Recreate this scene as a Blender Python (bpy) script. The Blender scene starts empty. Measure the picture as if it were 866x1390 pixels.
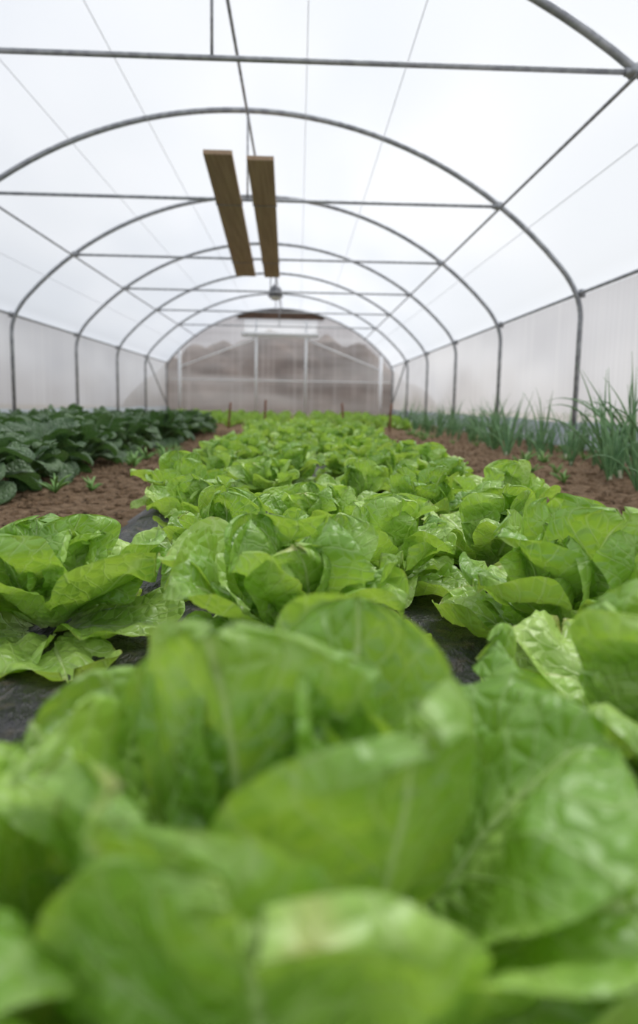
import bpy, math, random
from mathutils import Vector, Matrix, noise
random.seed(7)
D = bpy.data
COL = bpy.context.scene.collection
sc = bpy.context.scene
try:
    sc.view_settings.view_transform = 'Standard'
    sc.view_settings.look = 'None'
except Exception as e:
    print(e)
CX = -0.587; HW = 3.55; RAIL = 1.62; APEX = 3.33; TIE = 2.47; EYE = 0.42
END = 20.5
# ---------------------------------------------------------------- helpers
def link(o, parent=None):
    COL.objects.link(o)
    if parent: o.parent = parent
    return o
def mesh(name, V, F, mat=None, uvs=None, smooth=True):
    m = D.meshes.new(name); m.from_pydata(V, [], F)
    if uvs:
        l = m.uv_layers.new(name="UVMap")
        for lp in m.loops:
            l.data[lp.index].uv = uvs[lp.vertex_index]
    if smooth:
        m.polygons.foreach_set('use_smooth', [True]*len(m.polygons))
    if mat: m.materials.append(mat)
    m.update()
    return m
def obj(name, m, parent=None, loc=(0,0,0), **kw):
    o = D.objects.new(name, m); o.location = loc
    link(o, parent)
    for k, v in kw.items(): o[k] = v
    return o
def empty(name, loc=(0,0,0), **kw):
    o = D.objects.new(name, None); o.location = loc; o.empty_display_size = .1
    link(o)
    for k, v in kw.items(): o[k] = v
    return o
def tube_geo(V, F, pts, r, n=10, cap=True):
    pts = [Vector(p) for p in pts]
    rs = r if isinstance(r, (list, tuple)) else [r]*len(pts)
    b = len(V); up = None
    for i, p in enumerate(pts):
        t = (pts[min(i+1, len(pts)-1)] - pts[max(i-1, 0)]).normalized()
        if up is None:
            up = Vector((0,0,1)) if abs(t.z) < .9 else Vector((1,0,0))
        a = t.cross(up).normalized(); c = a.cross(t).normalized(); up = c
        for k in range(n):
            th = 2*math.pi*k/n
            V.append(tuple(p + (a*math.cos(th) + c*math.sin(th))*rs[i]))
    for i in range(len(pts)-1):
        for k in range(n):
            k2 = (k+1) % n
            F.append((b+i*n+k, b+i*n+k2, b+(i+1)*n+k2, b+(i+1)*n+k))
    if cap:
        F.append(tuple(b+k for k in range(n))[::-1])
        F.append(tuple(b+(len(pts)-1)*n+k for k in range(n)))
def tube(name, pts, r, mat, parent=None, n=10, **kw):
    V, F = [], []; tube_geo(V, F, pts, r, n)
    return obj(name, mesh(name, V, F, mat), parent, **kw)
def box_geo(V, F, a, b):
    k = len(V)
    for z in (a[2], b[2]):
        for x, y in ((a[0],a[1]),(b[0],a[1]),(b[0],b[1]),(a[0],b[1])):
            V.append((x,y,z))
    for f in ((3,2,1,0),(4,5,6,7),(0,1,5,4),(1,2,6,5),(2,3,7,6),(3,0,4,7)):
        F.append(tuple(k+i for i in f))
# ---------------------------------------------------------------- materials
class M:
    def __init__(s, name):
        s.m = D.materials.new(name); s.m.use_nodes = True
        s.nt = s.m.node_tree; s.nt.nodes.clear()
        s.out = s.n('ShaderNodeOutputMaterial')
    def n(s, t, ins=None, **kw):
        nd = s.nt.nodes.new(t)
        for k, v in kw.items(): setattr(nd, k, v)
        if ins:
            for k, v in ins.items():
                if isinstance(v, bpy.types.NodeSocket):
                    s.nt.links.new(v, nd.inputs[k])
                else: nd.inputs[k].default_value = v
        return nd
    def math(s, op, a, b=0.0, c=0.0, clamp=False):
        nd = s.n('ShaderNodeMath', {0: a, 1: b, 2: c}, operation=op); nd.use_clamp = clamp
        return nd.outputs[0]
    def ss(s, x, a, b):
        nd = s.n('ShaderNodeMapRange', {0: x, 1: a, 2: b, 3: 0.0, 4: 1.0}, interpolation_type='SMOOTHSTEP')
        return nd.outputs[0]
    def mix(s, f, a, b, bt='MIX'):
        nd = s.n('ShaderNodeMix', data_type='RGBA', blend_type=bt)
        for i, v in ((0, f), (6, a), (7, b)):
            if isinstance(v, bpy.types.NodeSocket): s.nt.links.new(v, nd.inputs[i])
            else: nd.inputs[i].default_value = v if i == 0 else (tuple(v)+(1,))[:4]
        return nd.outputs[2]
    def noise(s, vec, scale, detail=3, rough=.5):
        nd = s.n('ShaderNodeTexNoise', {'Scale': scale, 'Detail': detail, 'Roughness': rough})
        if vec: s.nt.links.new(vec, nd.inputs['Vector'])
        return nd.outputs[0]
    def bump(s, h, st, dist):
        return s.n('ShaderNodeBump', {'Height': h, 'Strength': st, 'Distance': dist}).outputs[0]
    def done(s, sh):
        s.nt.links.new(sh, s.out.inputs[0]); return s.m
def principled(name, c1, c2, scale=8, rough=.5, metal=0, bump=.2, dist=.01, stretch=(1,1,1), detail=5):
    m = M(name)
    tc = m.n('ShaderNodeTexCoord').outputs['Object']
    mp = m.n('ShaderNodeMapping', {'Vector': tc, 'Scale': stretch}).outputs[0]
    n = m.noise(mp, scale, detail, .6)
    c = m.mix(m.ss(n, .35, .65), c1, c2)
    p = m.n('ShaderNodeBsdfPrincipled', {'Base Color': c, 'Roughness': rough, 'Metallic': metal,
            'Normal': m.bump(n, bump, dist)})
    return m.done(p.outputs[0])
def leaf_mat(name, dark, lite, vein, trans, rough=.42, tw=.35, nside=9.0, blister=1.0, vstr=.55, spec=.5, brown=0.):
    m = M(name)
    uv = m.n('ShaderNodeUVMap').outputs[0]
    sp = m.n('ShaderNodeSeparateXYZ', {0: uv})
    u, v = sp.outputs[0], sp.outputs[1]
    au = m.math('ABSOLUTE', m.math('SUBTRACT', u, .5))
    tc = m.n('ShaderNodeTexCoord').outputs['Object']
    wob = m.noise(tc, 18, 2)
    wob = m.math('MULTIPLY', m.math('SUBTRACT', wob, .5), .9)
    width = m.math('MULTIPLY_ADD', v, -.022, .034)
    mid = m.math('SUBTRACT', 1.0, m.ss(m.math('DIVIDE', au, width), .3, 1.2))
    t = m.math('ADD', m.math('SUBTRACT', m.math('MULTIPLY', v, nside), m.math('MULTIPLY', m.math('POWER', au, .8), nside*.62)), wob)
    fr = m.math('ABSOLUTE', m.math('SUBTRACT', m.math('FRACT', t), .5))
    side = m.math('SUBTRACT', 1.0, m.ss(fr, .0, .10))
    vo = m.n('ShaderNodeTexVoronoi', {'Vector': tc, 'Scale': 55.0}, feature='DISTANCE_TO_EDGE').outputs[0]
    net = m.math('SUBTRACT', 1.0, m.ss(vo, .0, .09))
    veins = m.math('MAXIMUM', mid, m.math('MULTIPLY', side, .5))
    veins = m.math('MAXIMUM', veins, m.math('MULTIPLY', net, .22))
    big = m.noise(tc, 8, 3)
    rnd = m.n('ShaderNodeObjectInfo').outputs['Random']
    c = m.mix(m.ss(m.math('ADD', big, m.math('MULTIPLY', m.math('SUBTRACT', rnd, .5), .22)), .3, .7), dark, lite)
    c = m.mix(m.math('MULTIPLY', veins, vstr), c, vein)
    base = m.math('SUBTRACT', 1.0, m.ss(v, .0, .3))
    c = m.mix(m.math('MULTIPLY', base, .75), c, vein)
    if brown:
        ed = m.ss(m.math('MAXIMUM', v, m.math('MULTIPLY', au, 2.0)), .955, 1.0)
        c = m.mix(m.math('MULTIPLY', m.math('MULTIPLY', ed, m.ss(m.noise(tc, 9, 2), .58, .66)), brown), c, (.42,.30,.10))
    bl = m.noise(tc, 42, 2)
    h = m.math('SUBTRACT', m.math('ADD', bl, m.math('MULTIPLY', m.ss(vo, 0, .35), .5)), m.math('MULTIPLY', veins, .5))
    nrm = m.bump(h, .6*blister, .007)
    p = m.n('ShaderNodeBsdfPrincipled', {'Base Color': c, 'Roughness': rough, 'Normal': nrm})
    p.inputs['Specular IOR Level'].default_value = spec
    tcol = m.mix(m.math('MULTIPLY', veins, .5), trans, vein)
    tr = m.n('ShaderNodeBsdfTranslucent', {'Color': tcol, 'Normal': nrm})
    mx = m.n('ShaderNodeMixShader', {0: tw, 1: p.outputs[0], 2: tr.outputs[0]})
    return m.done(mx.outputs[0])
MAT_LET = leaf_mat('lettuce_leaf', (.20,.40,.045), (.53,.75,.17), (.76,.87,.46), (.53,.77,.075), rough=.36, spec=.75, tw=.33, brown=.6, vstr=.48)
MAT_YOUNG = leaf_mat('young_lettuce_leaf', (.24,.42,.07), (.40,.59,.14), (.5,.7,.2), (.40,.62,.07), nside=5)
MAT_SPI = leaf_mat('spinach_leaf', (.055,.115,.042), (.135,.22,.095), (.20,.30,.15), (.12,.26,.05), rough=.43, tw=.20, nside=7, blister=1.5, vstr=.3, spec=.5)
MAT_ON = principled('onion_leaf', (.09,.21,.075), (.20,.36,.15), 12, .45, bump=.1)
MAT_ONB = principled('onion_bulb', (.45,.46,.30), (.55,.55,.40), 12, .5, bump=.1)
MAT_WEED = principled('weed_leaf', (.13,.29,.06), (.25,.43,.11), 12, .55, bump=.1)
MAT_STEEL = principled('galvanised_steel', (.25,.26,.28), (.40,.41,.43), 14, .45, .35, .1, .002)
MAT_STEELW = principled('white_painted_steel', (.74,.75,.76), (.82,.83,.84), 10, .5, 0, .1, .002)
MAT_WIRE = principled('wire', (.50,.51,.53), (.58,.59,.61), 10, .5, .3, 0, .001)
MAT_WOOD = principled('weathered_board', (.33,.225,.145), (.44,.315,.205), 3, .8, 0, .2, .003, stretch=(12,.35,12))
MAT_WOODD = principled('dark_timber', (.06,.035,.022), (.13,.075,.05), 4, .8, 0, .3, .004, stretch=(1,6,6))
MAT_STAKE = principled('rusty_stake', (.17,.075,.045), (.28,.14,.09), 9, .8, 0, .4, .003, stretch=(4,4,.6))
MAT_LAMP = principled('lamp_grey', (.10,.10,.11), (.16,.16,.17), 9, .4, .4, .05, .001)
MAT_GLASS = principled('lamp_lens', (.6,.6,.6), (.7,.7,.7), 9, .2, 0, .05, .001)
MAT_WPOST = principled('white_post', (.92,.92,.94), (.95,.95,.96), 3, .6, 0, .1, .002)
MAT_BLUE = principled('pale_blue_skirt', (.50,.58,.65), (.62,.68,.73), 2.5, .5, 0, .2, .01)
def soil_mat():
    m = M('reddish_soil'); tc = m.n('ShaderNodeTexCoord').outputs['Object']
    a = m.noise(tc, 1.3, 4); b = m.noise(tc, 22, 8, .7); v = m.n('ShaderNodeTexVoronoi', {'Vector': tc, 'Scale': 24.0}).outputs[0]
    c = m.mix(m.ss(a, .35, .65), (.155,.093,.048), (.25,.158,.088))
    c = m.mix(m.ss(b, .35, .7), c, (.36,.245,.15))
    c = m.mix(m.math('MULTIPLY', m.ss(m.noise(tc, 40, 4), .55, .68), .75), c, (.06,.04,.022))
    h = m.math('ADD', b, m.math('MULTIPLY', v, -.6))
    p = m.n('ShaderNodeBsdfPrincipled', {'Base Color': c, 'Roughness': .95, 'Normal': m.bump(h, 1.0, .06)})
    p.inputs['Specular IOR Level'].default_value = .2
    return m.done(p.outputs[0])
MAT_SOIL = soil_mat()
MAT_GRASS = principled('outside_ground', (.22,.19,.12), (.30,.27,.17), 1.5, .95, 0, .4, .05)
MAT_BANK = principled('outside_bank', (.03,.022,.018), (.26,.21,.18), .9, .95, 0, .5, .2, detail=6)
def mulch_mat():
    m = M('black_mulch_plastic'); tc = m.n('ShaderNodeTexCoord').outputs['Object']
    b = m.noise(m.n('ShaderNodeMapping', {'Vector': tc, 'Scale': (1.6,.8,1)}).outputs[0], 16, 6, .6); d = m.noise(tc, 30, 5)
    c = m.mix(m.ss(d, .5, .75), (.012,.012,.013), (.075,.055,.042))
    p = m.n('ShaderNodeBsdfPrincipled', {'Base Color': c, 'Roughness': .36, 'Normal': m.bump(b, 1.0, .03)})
    return m.done(p.outputs[0])
MAT_MULCH = mulch_mat()
def film(name, col, tcol, transp, grey=None, stripe=0., sc_=(1,1,.5), ns=1.0, lo=.3, hi=.7, view_tint=None, det=5):
    m = M(name); tc = m.n('ShaderNodeTexCoord').outputs['Object']
    mp = m.n('ShaderNodeMapping', {'Vector': tc, 'Scale': sc_}).outputs[0]
    n = m.noise(mp, ns, det, .6)
    g = grey or tuple(x*.85 for x in col)
    c = m.mix(m.ss(n, lo, hi), g, col)
    sx = m.n('ShaderNodeSeparateXYZ', {0: tc})
    if view_tint:   # blurred outdoor view showing through, painted into the colour low on the sheet
        n2 = m.noise(m.n('ShaderNodeMapping', {'Vector': tc, 'Scale': (.35,.3,.6)}).outputs[0], 1.6, 1.5)
        hgt = m.math('ADD', sx.outputs[2], m.math('MULTIPLY', m.math('SUBTRACT', n2, .5), 1.2))
        c = m.mix(m.math('MULTIPLY', m.math('SUBTRACT', 1.0, m.ss(hgt, .2, 1.2)), view_tint[3]), c, view_tint[:3])
    if stripe:
        xy = m.math('ADD', sx.outputs[0], sx.outputs[1])
        w = m.math('SINE', m.math('MULTIPLY', xy, 60.0))
        w2 = m.noise(m.n('ShaderNodeMapping', {'Vector': tc, 'Scale': (7,7,.12)}).outputs[0], 1, 3)
        c = m.mix(m.math('MULTIPLY', m.ss(w, .2, 1.0), stripe*.5), c, tuple(x*.5 for x in col))
        c = m.mix(m.math('MULTIPLY', m.ss(w2, .5, .7), stripe), c, tuple(min(1, x*1.2) for x in col))
    tl = m.n('ShaderNodeBsdfTranslucent', {'Color': c})
    df = m.n('ShaderNodeBsdfPrincipled', {'Base Color': c, 'Roughness': .35})
    mx = m.n('ShaderNodeMixShader', {0: .25, 1: tl.outputs[0], 2: df.outputs[0]})
    tp = m.n('ShaderNodeBsdfTransparent', {'Color': tuple(tcol)+(1,)})
    m2 = m.n('ShaderNodeMixShader', {0: transp, 1: mx.outputs[0], 2: tp.outputs[0]})
    return m.done(m2.outputs[0])
MAT_FILM = film('roof_film', (.87,.88,.91), (.93,.94,.96), .50, grey=(.71,.74,.79), sc_=(.5,.15,.5), ns=1.0, det=2)
MAT_SIDE = film('side_wall_sheet', (.93,.93,.98), (.84,.84,.88), .16, grey=(.68,.68,.73), stripe=.16, sc_=(.4,.3,.8), ns=1.0, view_tint=(.50,.44,.40,.55), det=1.5)
MAT_END = film('end_wall_polycarbonate', (.58,.56,.57), (.80,.78,.78), .42, grey=(.24,.205,.195), stripe=.28, sc_=(.2,.5,1.4), ns=1.0, view_tint=(.26,.20,.17,.4), det=2)
MAT_PANEL = film('white_vent_panel', (.97,.97,.98), (.95,.95,.97), .40)
# ---------------------------------------------------------------- camera
f = 870.0
cd = D.cameras.new('camera'); cam = D.objects.new('camera', cd); COL.objects.link(cam)
cd.sensor_fit = 'AUTO'; cd.sensor_width = 36; cd.lens = f/1390*36
cd.shift_y = -45/1390; cd.clip_start = .02; cd.clip_end = 300
roll = .017
yaw = math.atan(29.2/f); pitch = math.atan(101.7/f)
cam.matrix_world = Matrix.Translation((0,0,EYE)) @ Matrix.Rotation(-yaw,4,'Z') @ Matrix.Rotation(math.pi/2-pitch,4,'X') @ Matrix.Rotation(roll,4,'Z')
cd.dof.use_dof = True; cd.dof.focus_distance = 1.25; cd.dof.aperture_fstop = 2.8
sc.camera = cam
# ---------------------------------------------------------------- world
w = D.worlds.new('overcast_sky'); sc.world = w; w.use_nodes = True
nt = w.node_tree; bg = nt.nodes['Background']
tcw = nt.nodes.new('ShaderNodeTexCoord'); nz = nt.nodes.new('ShaderNodeTexNoise'); nz.inputs['Scale'].default_value = 1.2; nz.inputs['Detail'].default_value = 1.0
cr = nt.nodes.new('ShaderNodeValToRGB')
cr.color_ramp.elements[0].position = .3; cr.color_ramp.elements[0].color = (.76,.82,.93,1)
cr.color_ramp.elements[1].position = .7; cr.color_ramp.elements[1].color = (.98,.99,1,1)
nt.links.new(tcw.outputs['Generated'], nz.inputs['Vector']); nt.links.new(nz.outputs[0], cr.inputs[0])
nt.links.new(cr.outputs[0], bg.inputs[0]); bg.inputs[1].default_value = .92
sd = D.lights.new('sun', 'SUN'); sd.energy = 3.6; sd.angle = math.radians(30); sd.color = (1,.98,.94)
so = D.objects.new('sun', sd); COL.objects.link(so); so.rotation_euler = (math.radians(-25), math.radians(20), 0); so.location = (3,8,9)
# ---------------------------------------------------------------- ground
def grid(name, x0, x1, y0, y1, nx, ny, zf, mat, **kw):
    V = []; F = []
    for j in range(ny+1):
        for i in range(nx+1):
            x = x0+(x1-x0)*i/nx; y = y0+(y1-y0)*j/ny
            V.append((x, y, zf(x, y)))
    for j in range(ny):
        for i in range(nx):
            a = j*(nx+1)+i; F.append((a, a+1, a+nx+2, a+nx+1))
    return obj(name, mesh(name, V, F, mat), **kw)
def soilz(x, y):
    return .015*noise.noise(Vector((x*3, y*3, 0))) + .018*noise.noise(Vector((x*11, y*11, 3))) - .005
grid('floor', CX-HW-.04, CX+HW+.04, -1.5, END+.05, 170, 480, soilz, MAT_SOIL, kind='structure')
grid('outside_ground', -40, 40, -12, 60, 4, 4, lambda x,y: -.06, MAT_GRASS, kind='structure')
BX0, BX1, BY1 = -.60, .76, 8.4
def bedz(x, y):
    e = min(x-BX0, BX1-x, BY1-y)
    t = max(0, min(1, e/.14)); t = t*t*(3-2*t)
    return -.005 + .065*t + t*(.012*noise.noise(Vector((x*6, y*6, 1))) + .009*noise.noise(Vector((x*26, y*12, 5))))
grid('mulch_film', BX0, BX1, -.3, BY1, 110, 480, bedz, MAT_MULCH,
     label='black plastic mulch film stretched over the raised lettuce bed', category='mulch film')
V, F = [], []
ico = [(0,0,1),(0,0,-1),(1,0,0),(-1,0,0),(0,1,0),(0,-1,0)]
icf = [(0,2,4),(0,4,3),(0,3,5),(0,5,2),(1,4,2),(1,3,4),(1,5,3),(1,2,5)]
for i in range(6000):
    if random.random() < .4: x = random.uniform(-1.5, -.62)
    else: x = random.uniform(.78, 2.8)
    y = .6 + 9*random.random()**1.4
    r = random.uniform(.004, .026)
    b = len(V)
    for p in ico:
        V.append((x+p[0]*r*random.uniform(.7,1.3), y+p[1]*r*random.uniform(.7,1.3), soilz(x,y)+.002+p[2]*r*random.uniform(.5,.9)))
    F += [tuple(b+k for k in q) for q in icf]
obj('soil_clods', mesh('soil_clods', V, F, MAT_SOIL, smooth=False), kind='stuff', label='loose crumbs and clods of reddish soil on the paths', category='soil')
# ---------------------------------------------------------------- tunnel profile
RISE = APEX-1.59; RR = (HW*HW+RISE*RISE)/(2*RISE)
XB = HW-.25
def arcz(x): return APEX - RR + math.sqrt(RR**2 - x*x)
def profile():
    P = []
    n = 40
    for i in range(n+1):
        x = -XB + 2*XB*i/n
        P.append((x, arcz(x)))
    sl = XB/math.sqrt(RR*RR-XB*XB)
    def bez(s):
        L = []
        for k in range(1, 9):
            t = k/8
            a = (XB, arcz(XB)); c = (HW, arcz(XB)-.25*sl); e = (HW, 1.35)
            L.append((s*((1-t)**2*a[0]+2*t*(1-t)*c[0]+t*t*e[0]), (1-t)**2*a[1]+2*t*(1-t)*c[1]+t*t*e[1]))
        return L
    return bez(-1)[::-1] + P + bez(1)
PR = profile()
def zoff(p, d=.045):
    v = Vector((p[0], p[1]-1.0)).normalized()
    return (p[0]+v.x*d, p[1]+v.y*d)
roof = [(-HW-.045, RAIL)] + [zoff(p) for p in PR if p[1] > RAIL+.02] + [(HW+.045, RAIL)]
V = []; F = []
n = len(roof)
for j in range(25):
    y = -1.5 + (END+1.5)*j/24
    for p in roof: V.append((CX+p[0], y, p[1]))
for j in range(24):
    for i in range(n-1): F.append((j*n+i, j*n+i+1, (j+1)*n+i+1, (j+1)*n+i))
obj('ceiling', mesh('ceiling', V, F, MAT_FILM), kind='structure')
def sidewall(name, s):
    V = []; F = []; N = 40
    for k in range(N+1):
        y = -1.5 + (END+1.5)*k/N
        x = CX + s*(HW+.045)
        V += [(x, y, -.02), (x, y, .45), (x, y, RAIL)]
        if k:
            b = 3*k
            F += [(b-3, b, b+1, b-2), (b-2, b+1, b+2, b-1)]
    obj(name, mesh(name, V, F, MAT_SIDE), kind='structure')
sidewall('wall_left', -1); sidewall('wall_right', 1)
for nm, s in (('baseboard_left', -1), ('baseboard_right', 1)):
    V = []; F = []
    for k in range(121):
        y = -1.5 + (END+1.5)*k/120
        for z, d in ((-.02, .0), (.12, .006), (.27, 0)):
            V.append((CX+s*(HW+.02+d+.006*math.sin(y*7)), y, z + (.012*math.sin(y*2.3) if z > .2 else 0)))
        if k:
            b = 3*k; F += [(b-3, b, b+1, b-2), (b-2, b+1, b+2, b-1)]
    obj(nm, mesh(nm, V, F, MAT_BLUE), kind='structure')
V = []; F = []
xs = [-HW + 2*HW*i/140 for i in range(141)]
def topz(x):
    x = abs(x)
    if x <= XB: return arcz(x)
    best = 1.4
    for a, b in zip(PR[:-1], PR[1:]):
        if a[0] <= x <= b[0] and b[0] > a[0]:
            best = a[1] + (b[1]-a[1])*(x-a[0])/(b[0]-a[0])
    return best
for k, x in enumerate(xs):
    tz = topz(x)
    if -1.15 < x < 1.15: tz = min(tz, 2.55)
    V += [(CX+x, END, -.02), (CX+x, END, tz)]
    if k: F.append((2*k-2, 2*k, 2*k+1, 2*k-1))
obj('wall_back', mesh('wall_back', V, F, MAT_END, smooth=False), kind='structure')
# ---------------------------------------------------------------- hoops
NX = 2.62
hoops = [4.13 + 2.7*i for i in range(6)]
def make_hoop(y):
    e = empty('greenhouse_hoop', (CX, y, 0), category='greenhouse frame', group='steel hoops of the polytunnel',
              label='arched galvanised steel hoop with tie bar under the film')
    pts = [(-HW, 0, -.03)] + [(p[0], 0, p[1]) for p in PR] + [(HW, 0, -.03)]
    V, F = [], []; tube_geo(V, F, pts, .027, 12)
    obj('arch_tube', mesh('arch_tube', V, F, MAT_STEEL), e)
    V, F = [], []; tube_geo(V, F, [(-NX, 0, TIE), (NX, 0, TIE)], .0165, 10)
    obj('tie_bar', mesh('tie_bar', V, F, MAT_STEEL), e)
    V, F = [], []; tube_geo(V, F, [(.04, 0, TIE), (.04, 0, APEX)], .010, 8)
    obj('king_post', mesh('king_post', V, F, MAT_STEEL), e)
    for s in (-1, 1):
        V, F = [], []
        tube_geo(V, F, [(s*(NX-.06), 0, TIE), (s*(NX+.05), 0, TIE)], .026, 10)
        tube_geo(V, F, [(s*NX, -.04, arcz(NX)-.01), (s*NX, .04, arcz(NX)-.01)], .036, 10)
        obj('clamp', mesh('clamp', V, F, MAT_STEEL), e)
        V, F = [], []
        tube_geo(V, F, [(s*(HW), 0, RAIL-.04), (s*(HW), 0, RAIL+.04)], .036, 10)
        obj('clamp', mesh('clamp', V, F, MAT_STEEL), e)
for y in hoops: make_hoop(y)
tube('ridge_purlin', [(CX+.04, -1.4, APEX-.045), (CX+.04, END, APEX-.045)], .014, MAT_STEEL,
     label='steel ridge tube running along the crown of the tunnel', category='pipe')
for s in (-1, 1):
    tube('roof_purlin', [(CX+s*NX, -1.4, arcz(NX)-.045), (CX+s*NX, END, arcz(NX)-.045)], .0135, MAT_STEEL,
         label='steel purlin tube linking the hoops under the roof film', category='pipe', group='roof purlins')
    tube('side_rail', [(CX+s*(HW-.02), -1.4, RAIL), (CX+s*(HW-.02), END, RAIL)], .018, MAT_STEEL,
         label='steel rail along the top of the side wall', category='rail', group='side wall rails')
for x in (-3.0, -1.7, -.95, .62, 1.4, 2.9):
    z = arcz(x)
    tube('film_wire', [(CX+x, -1.4, z-.035), (CX+x, END, z-.035)], .003, MAT_WIRE, n=5,
         label='thin wire stretched along the underside of the roof film', category='wire', group='roof film wires')
for s in (-1, 1):
    tube('corner_brace', [(CX+s*3.48, hoops[5], 1.55), (CX+s*3.45, END-.05, .05)], .02, MAT_STEEL,
         label='slanting steel brace in the last bay beside the end wall', category='brace', group='corner braces')
# ---------------------------------------------------------------- end wall framing
ef = empty('end_wall_frame', (0, END-.06, 0), label='pale steel framing with diagonal braces against the end wall', category='frame')
def bar(name, a, b, r=.026, mat=MAT_STEELW, par=None):
    V, F = [], []; tube_geo(V, F, [(a[0],0,a[1]), (b[0],0,b[1])], r, 8)
    obj(name, mesh(name, V, F, mat), par or ef)
bar('post', (-3.73, -.02), (-3.73, 2.0), .05)
bar('post', (2.58, -.02), (2.58, 1.95), .06, MAT_WPOST)
bar('crossbar', (-4.0, 1.12), (2.9, 1.12), .016)
bar('diagonal_brace', (-1.35, 2.42), (-3.73, 1.5), .024)
bar('diagonal_brace', (.21, 2.42), (2.58, 1.5), .024)
ed = empty('door_1', (0, END-.04, 0), kind='structure')
bar('door_post', (-1.35, -.02), (-1.35, 3.0), .04, par=ed); bar('door_post', (.21, -.02), (.21, 3.0), .04, par=ed)
bar('door_head', (-1.8, 2.5), (.6, 2.5), .045, par=ed)
bar('door_rail', (-1.35, 1.12), (.21, 1.12), .018, par=ed)
V = [(-1.78, END-.03, 2.52), (.58, END-.03, 2.52), (.58, END-.03, 3.03), (-1.78, END-.03, 3.03)]
obj('window_1', mesh('window_1', V, [(0,1,2,3)], MAT_PANEL, smooth=False), kind='structure')
tube('rolled_blind', [(-1.82, END-.12, 2.56), (.62, END-.12, 2.56)], .045, MAT_STEELW, n=12,
     label='white rolled blind below the gable vent', category='blind')
V, F = [], []
K = 24
for k in range(K+1):
    x = -1.35 + 2.7*k/K
    for yy in (END-.03, END+.05):
        V += [(CX+x, yy, 3.03), (CX+x, yy, arcz(x)+.03)]
    if k:
        b = 4*k
        F += [(b-4, b, b+1, b-3), (b-2, b-1, b+3, b+2), (b-3, b+1, b+3, b-1), (b-4, b-2, b+2, b)]
obj('trim_1', mesh('trim_1', V, F, MAT_WOODD, smooth=False), kind='structure')
V, F = [], []
tube_geo(V, F, [(-HW, 0, -.03)] + [(p[0], 0, p[1]) for p in PR] + [(HW, 0, -.03)], .027, 10)
obj('end_arch', mesh('end_arch', V, F, MAT_STEEL), ef, loc=(CX, -.02, 0))
# ---------------------------------------------------------------- outside
def bank(name, x0, x1, y0, y1, h, mat, seed, lab, nx=60, ny=60):
    def zf(x, y):
        u = (x-x0)/(x1-x0); v = (y-y0)/(y1-y0)
        e = min(u, 1-u, v, 1-v)*4; e = max(0, min(1, e))**.6
        return -.1 + e*h*(.8 + .35*noise.noise(Vector((x*.5, y*.5, seed))) + .12*noise.noise(Vector((x*2, y*2, seed))))
    grid(name, x0, x1, y0, y1, nx, ny, zf, mat, label=lab, category='bank')
bank('earth_bank', -6.5, 5.3, 23.5, 31, 3.3, MAT_BANK, 1, 'brown earth bank seen dimly through the end wall')
# ---------------------------------------------------------------- boards
def board(c0, c1, y0, y1, w0, w1, lab):
    e = empty('wooden_board', (0, y0, TIE-.0165), label=lab, category='board', group='boards under the tie bars')
    V, F = [], []
    N = 20
    for k in range(N+1):
        t = k/N; y = (y1-y0)*t; c = c0+(c1-c0)*t; w = w0+(w1-w0)*t
        for dx, dz in ((-w/2, -.034), (w/2, -.034), (w/2, 0), (-w/2, 0)):
            V.append((c+dx, y, dz))
        if k:
            b = 4*k
            for i in range(4):
                j = (i+1) % 4; F.append((b-4+i, b-4+j, b+j, b+i))
    F.append((3,2,1,0)); F.append(tuple(4*N+i for i in range(4)))
    obj('plank', mesh('plank', V, F, MAT_WOOD, smooth=False), e)
    for yb in (hoops[1], hoops[2]):
        t = (yb-y0)/(y1-y0); c = c0+(c1-c0)*t; w = w0+(w1-w0)*t
        V, F = [], []
        h = w/2+.006
        loop = [(c-h, -.040), (c+h, -.040), (c+h, .040), (c-h, .040), (c-h, -.040)]
        for a, b in zip(loop[:-1], loop[1:]):
            tube_geo(V, F, [(a[0], yb-y0, a[1]), (b[0], yb-y0, b[1])], .004, 5)
        obj('strap', mesh('strap', V, F, MAT_STEEL), e)
board(-.685, -.865, 5.5, 10.55, .235, .31, 'long weathered wooden board strapped below the tie bars')
board(-.345, -.45, 5.6, 10.6, .225, .24, 'long weathered wooden board strapped below the tie bars')
# ---------------------------------------------------------------- hanging lamp
le = empty('hanging_lamp', (-.48, 12.9, APEX-.055), label='grey bell-shaped lamp hanging from the ridge tube', category='lamp')
V, F = [], []; tube_geo(V, F, [(0,0,0), (0,0,-.60)], .01, 8); obj('rod', mesh('rod', V, F, MAT_STEEL), le)
V, F = [], []; tube_geo(V, F, [(0,0,-.55), (0,0,-.58), (0,0,-.62), (0,0,-.67), (0,0,-.73), (0,0,-.79)], [.03,.06,.10,.125,.14,.145], 24)
obj('lamp_shade', mesh('lamp_shade', V, F, MAT_LAMP), le)
V, F = [], []; tube_geo(V, F, [(0,0,-.78), (0,0,-.81), (0,0,-.85)], [.13,.12,.06], 24)
obj('lens', mesh('lens', V, F, MAT_GLASS), le)
# ---------------------------------------------------------------- stakes
for x, y, h, tl in ((-.53, 10.0, .47, .02), (.72, 10.2, .44, -.03), (-1.12, 10.3, .42, .04), (1.45, 10.2, .44, .02)):
    V, F = [], []
    tube_geo(V, F, [(0,0,-.05), (tl*.5,0,h*.5), (tl,0,h-.02), (tl,0,h)], [.018,.020,.020,.014], 6)
    obj('wooden_stake', mesh('wooden_stake', V, F, MAT_STAKE), loc=(x, y, 0), label='short thin reddish-brown stake standing at the bed end',
        category='stake', group='bed end stakes')
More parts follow.
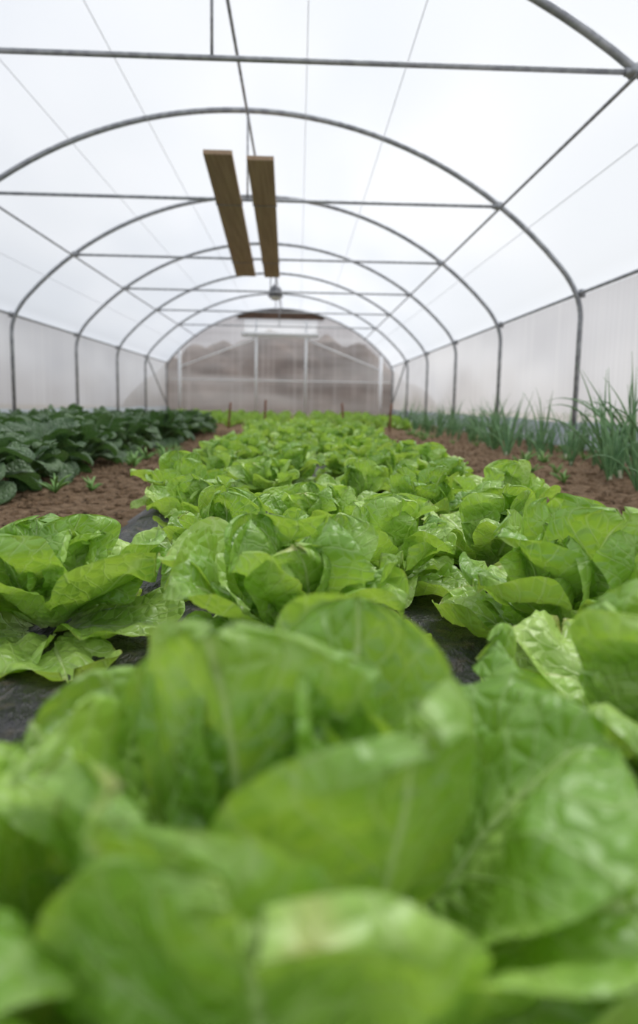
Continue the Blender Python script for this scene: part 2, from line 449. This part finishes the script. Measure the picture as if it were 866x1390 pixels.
# ---------------------------------------------------------------- plants
def leaf(B, az, L, W, e0, e1, cup, ruf, seed, br=.01, z0=0., nu=20, nv=22, pet=0., a=.55, bb=4.5, crk=1., tilt=0., tipcurl=0.):
    V, F, U = B
    b = len(V); ca, sa = math.cos(az), math.sin(az)
    r, z, s0 = br, z0, 0.
    S = [math.sin(math.pi/2*(k/nv)**.9) for k in range(nv+1)]
    S[-1] = .9985
    asym = math.sin(seed*5.3)*.35
    for k in range(nv+1):
        s = S[k]
        el = math.radians(e0 + (e1-e0)*s + tipcurl*max(0, s-.7)/.3)
        ds = (s-s0)*L; r += math.cos(el)*ds; z += math.sin(el)*ds; s0 = s
        q = max(0, (s-pet)/(1-pet))
        w = (q**a)*max(0, (1-q**bb))**.5 * 1.2
        w = max(w, .10*(1-s)+ .0)
        w *= W/2
        for i in range(nu+1):
            u = -1+2*i/nu
            A = max(.03, math.radians(cup)*(1-.35*s)*(1+asym*u))
            lat = w*math.sin(u*A)/A
            nz_ = w*(1-math.cos(u*A))/A
            edge = max(abs(u)**2.2, max(0, (q-.6)/.4)**1.5)
            wav = math.sin(seed*3.1 + u*2.3 + s*9 + (3 if u > 0 else 0)) + .5*math.sin(seed*1.7+s*17*(1 if u > 0 else 1.15)+u*7)
            nz_ += ruf*edge*wav*min(1, q*2)
            nn = noise.noise(Vector((u*1.5+seed, s*2.4, seed*.37)))*.030 + noise.noise(Vector((u*3.2+seed, s*5.5, seed*.7)))*.011
            nn += abs(noise.noise(Vector((u*7+seed, s*11, seed*.9))))*.007
            nz_ += nn*crk*min(1, q*2.5)*(.35+.65*min(1, abs(u)*2))
            nz_ -= .05*L*math.exp(-(u*7)**2)*.25*(1-s)
            lat *= 1+.07*noise.noise(Vector((s*5, seed, u)))
            ne_r, ne_z = -math.sin(el), math.cos(el)
            rr = r + ne_r*nz_; zz = z + ne_z*nz_
            la = lat + tilt*s*s*L
            V.append((ca*rr - sa*la, sa*rr + ca*la, zz))
            U.append((i/nu, s))
    for k in range(nv):
        for i in range(nu):
            p = b+k*(nu+1)+i
            F.append((p, p+1, p+nu+2, p+nu+1))
def lettuce_mesh(name, seed, nu, nv, mat, outer=7, mid=7, up=6, inn=5):
    R = random.Random(seed)
    B = ([], [], [])
    az = R.uniform(0, 6.28); g = 2.39996
    def ring(n, Lr, Wr, e0r, e1r, cup, ruf, br, z0, tc=0):
        nonlocal az
        for k in range(n):
            az += g + R.uniform(-.25, .25)
            leaf(B, az, R.uniform(*Lr), R.uniform(*Wr), R.uniform(*e0r), R.uniform(*e1r), R.uniform(*cup), ruf*R.uniform(.6, 1.4),
                 R.uniform(0, 50), br, z0, nu, nv, tilt=R.uniform(-.3, .3), tipcurl=R.uniform(*tc) if tc else 0)
    ring(outer, (.15,.20), (.16,.20), (12,34), (-15,15), (15,45), .009, .012, .0, (-50,10))
    ring(mid, (.155,.21), (.165,.21), (38,58), (15,55), (25,60), .009, .012, .01, (-60,0))
    ring(up, (.155,.20), (.16,.20), (62,80), (60,100), (50,85), .007, .010, .015, (-45,25))
    ring(inn, (.13,.18), (.14,.18), (78,90), (95,140), (70,100), .005, .006, .02, (0,40))
    ring(3, (.11,.15), (.10,.13), (84,92), (115,165), (80,110), .003, .004, .02)
    return mesh(name, B[0], B[1], mat, B[2])
NEAR = [lettuce_mesh('lettuce', 11+i, 26, 28, MAT_LET, outer=5+i%3, mid=5+(i*2)%3, up=5) for i in range(6)]
MID = [lettuce_mesh('lettuce', 31+i, 12, 14, MAT_LET, outer=6, mid=6, up=5) for i in range(5)]
LLAB = 'bright green butterhead lettuce growing through black plastic film'
def put_lettuce(x, y, sc_, rot, ms, lab=LLAB, zs=1.0):
    o = obj('lettuce', ms, loc=(x, y, bedz(x, y)-.006), label=lab, category='lettuce', group='lettuces in the middle bed')
    o.scale = (sc_, sc_, sc_*zs*random.uniform(.92, 1.05)); o.rotation_euler = (0, 0, rot)
    return o
B = ([], [], [])
r_ = math.radians
hl = [ # az, L, W, e0, e1, cup, ruf, seed, tilt, tipcurl, base radius
 (48, .220, .19, 68, 70, 24, .005, 1.3, .08, 0, .025),      # broad leaf facing the viewer behind the heart
 (126, .195, .16, 74, 78, 60, .006, 4.1, .05, -10, .03),
 (175, .180, .20, 66, 56, 46, .006, 7.7, 0, -35, .05),      # left leaf
 (205, .18, .19, 58, 46, 46, .007, 9.2, .1, -35, .07),
 (-5, .205, .23, 62, 48, 34, .006, 12.4, 0, -30, .06),      # right leaf
 (-28, .19, .21, 54, 40, 38, .007, 15.4, 0, -30, .07),
 (85, .19, .18, 45, 20, 40, .008, 18.4, 0, -30, .01),
 (150, .17, .17, 35, 5, 40, .008, 21.0, 0, -30, .02),
 (22, .21, .19, 40, 12, 40, .008, 24.0, 0, -30, .03),
 (-148, .185, .18, 70, 74, 55, .006, 27.0, 0, -15, .06),
 (-105, .225, .175, 80, 98, 66, .006, 29.0, -.10, -10, .035),  # folded pale leaf in front of the heart
 (-60, .205, .19, 80, 86, 52, .006, 31.0, .06, -15, .075),
 (-125, .185, .19, 72, 78, 50, .006, 33.0, .08, -12, .085),
 (-88, .175, .20, 70, 80, 48, .006, 34.3, -.08, -12, .105),
 (-150, .19, .19, 48, 32, 42, .008, 35.0, 0, -25, .07),
 (-112, .18, .20, 44, 30, 40, .008, 36.0, 0, -20, .08),
 (-65, .185, .21, 44, 30, 36, .008, 36.8, 0, -20, .08),
 (-38, .19, .20, 40, 25, 36, .008, 38.1, 0, -20, .07),
 (150, .19, .16, 80, 90, 75, .006, 36.9, 0, -20, .015),
 (15, .195, .16, 80, 90, 75, .006, 37.4, 0, -20, .015),
 (85, .19, .16, 82, 100, 75, .004, 37.0, 0, 0, .012),
 (200, .19, .15, 80, 102, 75, .004, 39.0, 0, 0, .012),
 (335, .19, .15, 80, 104, 75, .004, 41.0, 0, 0, .012),
 (45, .185, .15, 82, 112, 80, .004, 43.0, 0, 0, .012),
 (270, .18, .14, 84, 114, 80, .004, 45.0, 0, 0, .012),
 (0, .17, .14, 86, 130, 80, .003, 47.0, 0, 0, .01),
 (130, .17, .14, 86, 132, 80, .003, 49.0, 0, 0, .01),
 (240, .16, .13, 86, 134, 80, .003, 51.0, 0, 0, .01),
]
for a_, L, W_, e0, e1, cup, ruf, sd_, tl, tcu, br in hl:
    leaf(B, r_(a_), L, W_, e0, e1, cup, ruf, sd_, br, .01, 36, 40, a=.5, bb=6, crk=.95, tilt=tl, tipcurl=tcu)
HERO = mesh('lettuce', B[0], B[1], MAT_LET, B[2])
o = put_lettuce(-.01, .365, 1.04, 0, HERO, 'large open bright green lettuce with broad smooth leaves')
near = [(.33,.55,1.12,.92,0.4),(-.39,1.0,1.15,.86,None),(.0,.86,1.10,1.0,None),(.42,.93,1.22,.95,2.4),(-.12,1.30,.95,1,None),(.18,1.24,1.02,1,None),(.43,1.40,1.05,1,None),
        (-.25,1.70,.92,1,None),(.06,1.66,.92,1,None),(.34,1.78,1.0,1,None),(.63,1.93,1.0,1,None),
        (-.25,.06,1.0,.95,1.0),(.24,.12,1.0,.95,3.3)]
for i, (x, y, s, zs, rt) in enumerate(near):
    q = random.uniform(0, 6.28)
    put_lettuce(x, y, s, rt if rt is not None else q, NEAR[i % 6], zs=zs)
y = 2.2; row = 0
while y < 8.1:
    for c in range(4):
        x = -.37 + c*.315 + (.05 if row % 2 else -.03) + random.uniform(-.04, .04)
        yy = y + random.uniform(-.06, .06) + (.16 if c % 2 else 0)
        ms = random.choice(NEAR if y < 3.2 else MID)
        put_lettuce(x, yy, random.uniform(.72, 1.02), random.uniform(0, 6.28), ms)
    row += 1; y += .49
def young_mesh(seed):
    R = random.Random(seed); B = ([], [], []); az = 0
    for k in range(11):
        az += 2.4
        t = k/10
        leaf(B, az, R.uniform(.12,.17), R.uniform(.09,.13), 35+45*t, 5+80*t, 45, .006, R.uniform(0, 50), .008, 0, 5, 6, tilt=R.uniform(-.2,.2))
    return mesh('young_lettuce', B[0], B[1], MAT_YOUNG, B[2])
YM = [young_mesh(s) for s in range(4)]
y = 10.7
while y < 19.2:
    x = -3.3
    while x < 2.1:
        xx, yy = x+random.uniform(-.06,.06), y+random.uniform(-.08,.08)
        o = obj('young_lettuce', random.choice(YM), loc=(xx, yy, soilz(xx,yy)-.003), label='young light green lettuce in the soil near the end wall',
                category='lettuce', group='young crop near the end wall')
        s = random.uniform(.9, 1.4); o.scale = (s, s, s*1.1); o.rotation_euler = (0,0,random.uniform(0,6.28))
        x += .42
    y += .46
# spinach
def spinach_mesh(seed, nu, nv):
    R = random.Random(seed); B = ([], [], []); az = R.random()*6
    for k in range(20):
        az += 2.4 + R.uniform(-.2,.2)
        t = k/19
        leaf(B, az, R.uniform(.23,.31), R.uniform(.145,.185), 50+38*t, -40+80*t+R.uniform(-15,15), 30, .008, R.uniform(0,50), .01, 0, nu, nv,
             pet=.45, a=.38, bb=4.5, crk=.9, tilt=R.uniform(-.15,.15), tipcurl=R.uniform(-50,0))
    return mesh('spinach_plant', B[0], B[1], MAT_SPI, B[2])
SP = [spinach_mesh(60+i, 10, 14) for i in range(5)]
y = 2.75
while y < 9.8:
    for c in range(6):
        x = -1.42 - c*.40 + random.uniform(-.05,.05)
        yy = y+random.uniform(-.06,.06)
        o = obj('spinach_plant', random.choice(SP), loc=(x, yy, soilz(x,yy)-.004), label='dark green leafy spinach plant with glossy crinkled leaves',
                category='spinach', group='spinach plants in the dark green bed')
        s = random.uniform(.98, 1.22); o.scale = (s, s, s*1.2); o.rotation_euler = (0,0,random.uniform(0,6.28))
    y += .45
# onions
def onion_meshes(seed):
    R = random.Random(seed); V, F = [], []
    lean = R.uniform(0, 6.28); la = R.uniform(0, .3)
    for k in range(R.randint(6, 9)):
        az = R.uniform(0, 6.28); L = R.uniform(.34, .62); e0 = R.uniform(66, 90); e1 = R.uniform(40, 82) if R.random() < .7 else R.uniform(-70, 0)
        r, z = .004, -.01; pts = []; rs = []; N = 12
        for i in range(N+1):
            t = i/N; el = math.radians(e0+(e1-e0)*t**1.8)
            zz = max(.008, z) if i else z
            pts.append((math.cos(az)*r+math.cos(lean)*la*zz, math.sin(az)*r+math.sin(lean)*la*zz, zz)); r += math.cos(el)*L/N; z += math.sin(el)*L/N
            rs.append(max(.001, .0092*(1-t**1.6)*(.6+.4*min(1,t*4))))
        tube_geo(V, F, pts, rs, 6)
    ml = mesh('leaves', V, F, MAT_ON)
    V, F = [], []
    tube_geo(V, F, [(0,0,-.03),(0,0,-.01),(0,0,.01),(0,0,.04)], [.008,.014,.013,.008], 10)
    return ml, mesh('stem_base', V, F, MAT_ONB)
ON = [onion_meshes(90+i) for i in range(10)]
def put_onion(x, y, s):
    e = empty('onion_plant', (x, y, soilz(x,y)), label='green onion plant with thin tubular leaves in the soil', category='onion',
              group='onion plants beside the side wall')
    e.scale = (s,s,s); e.rotation_euler = (0,0,random.uniform(0,6.28))
    ml, mb = random.choice(ON)
    obj('leaves', ml, e); obj('stem_base', mb, e)
y = 4.3
while y < 12.5:
    for c in range(4):
        if random.random() < .25: continue
        put_onion(1.95 + c*.23 + random.uniform(-.12,.12), y+random.uniform(-.14,.14), random.uniform(.55, 1.15))
    y += .30
for x, y, s in ((1.95,3.8,1.25),(2.12,3.95,1.35),(1.98,3.55,1.2),(2.05,4.2,1.3),(2.25,4.1,1.3),(1.84,3.7,1.05),(1.80,3.3,.8),(1.70,2.95,.7)):
    put_onion(x, y, s)
def weed(seed):
    R = random.Random(seed); V, F = [], []
    for k in range(14):
        az = R.uniform(0,6.28); L = R.uniform(.05,.13); e0 = R.uniform(40,85); r = .002; z = 0; pts = []; rs = []
        for i in range(6):
            t = i/5; el = math.radians(e0*(1-.8*t)); pts.append((math.cos(az)*r, math.sin(az)*r, z)); r += math.cos(el)*L/5; z += math.sin(el)*L/5
            rs.append(.001+.005*math.sin(math.pi*min(1,t*.9+.05)))
        tube_geo(V, F, pts, rs, 4)
    return mesh('weed', V, F, MAT_WEED)
WM = [weed(i) for i in range(3)]
R = random.Random(5)
for k in range(38):
    x, y = (R.uniform(1.5, 2.7), R.uniform(3.3, 9)) if k < 26 else (R.uniform(-1.2,-.95), R.uniform(2.4, 6))
    o = obj('weed', WM[R.randint(0,2)], loc=(x,y,soilz(x,y)), label='small green weed growing in bare soil', category='weed', group='weeds on the paths')
    s = R.uniform(.5,1.1); o.scale = (s,s,s); o.rotation_euler = (0,0,R.uniform(0,6))
print('done')
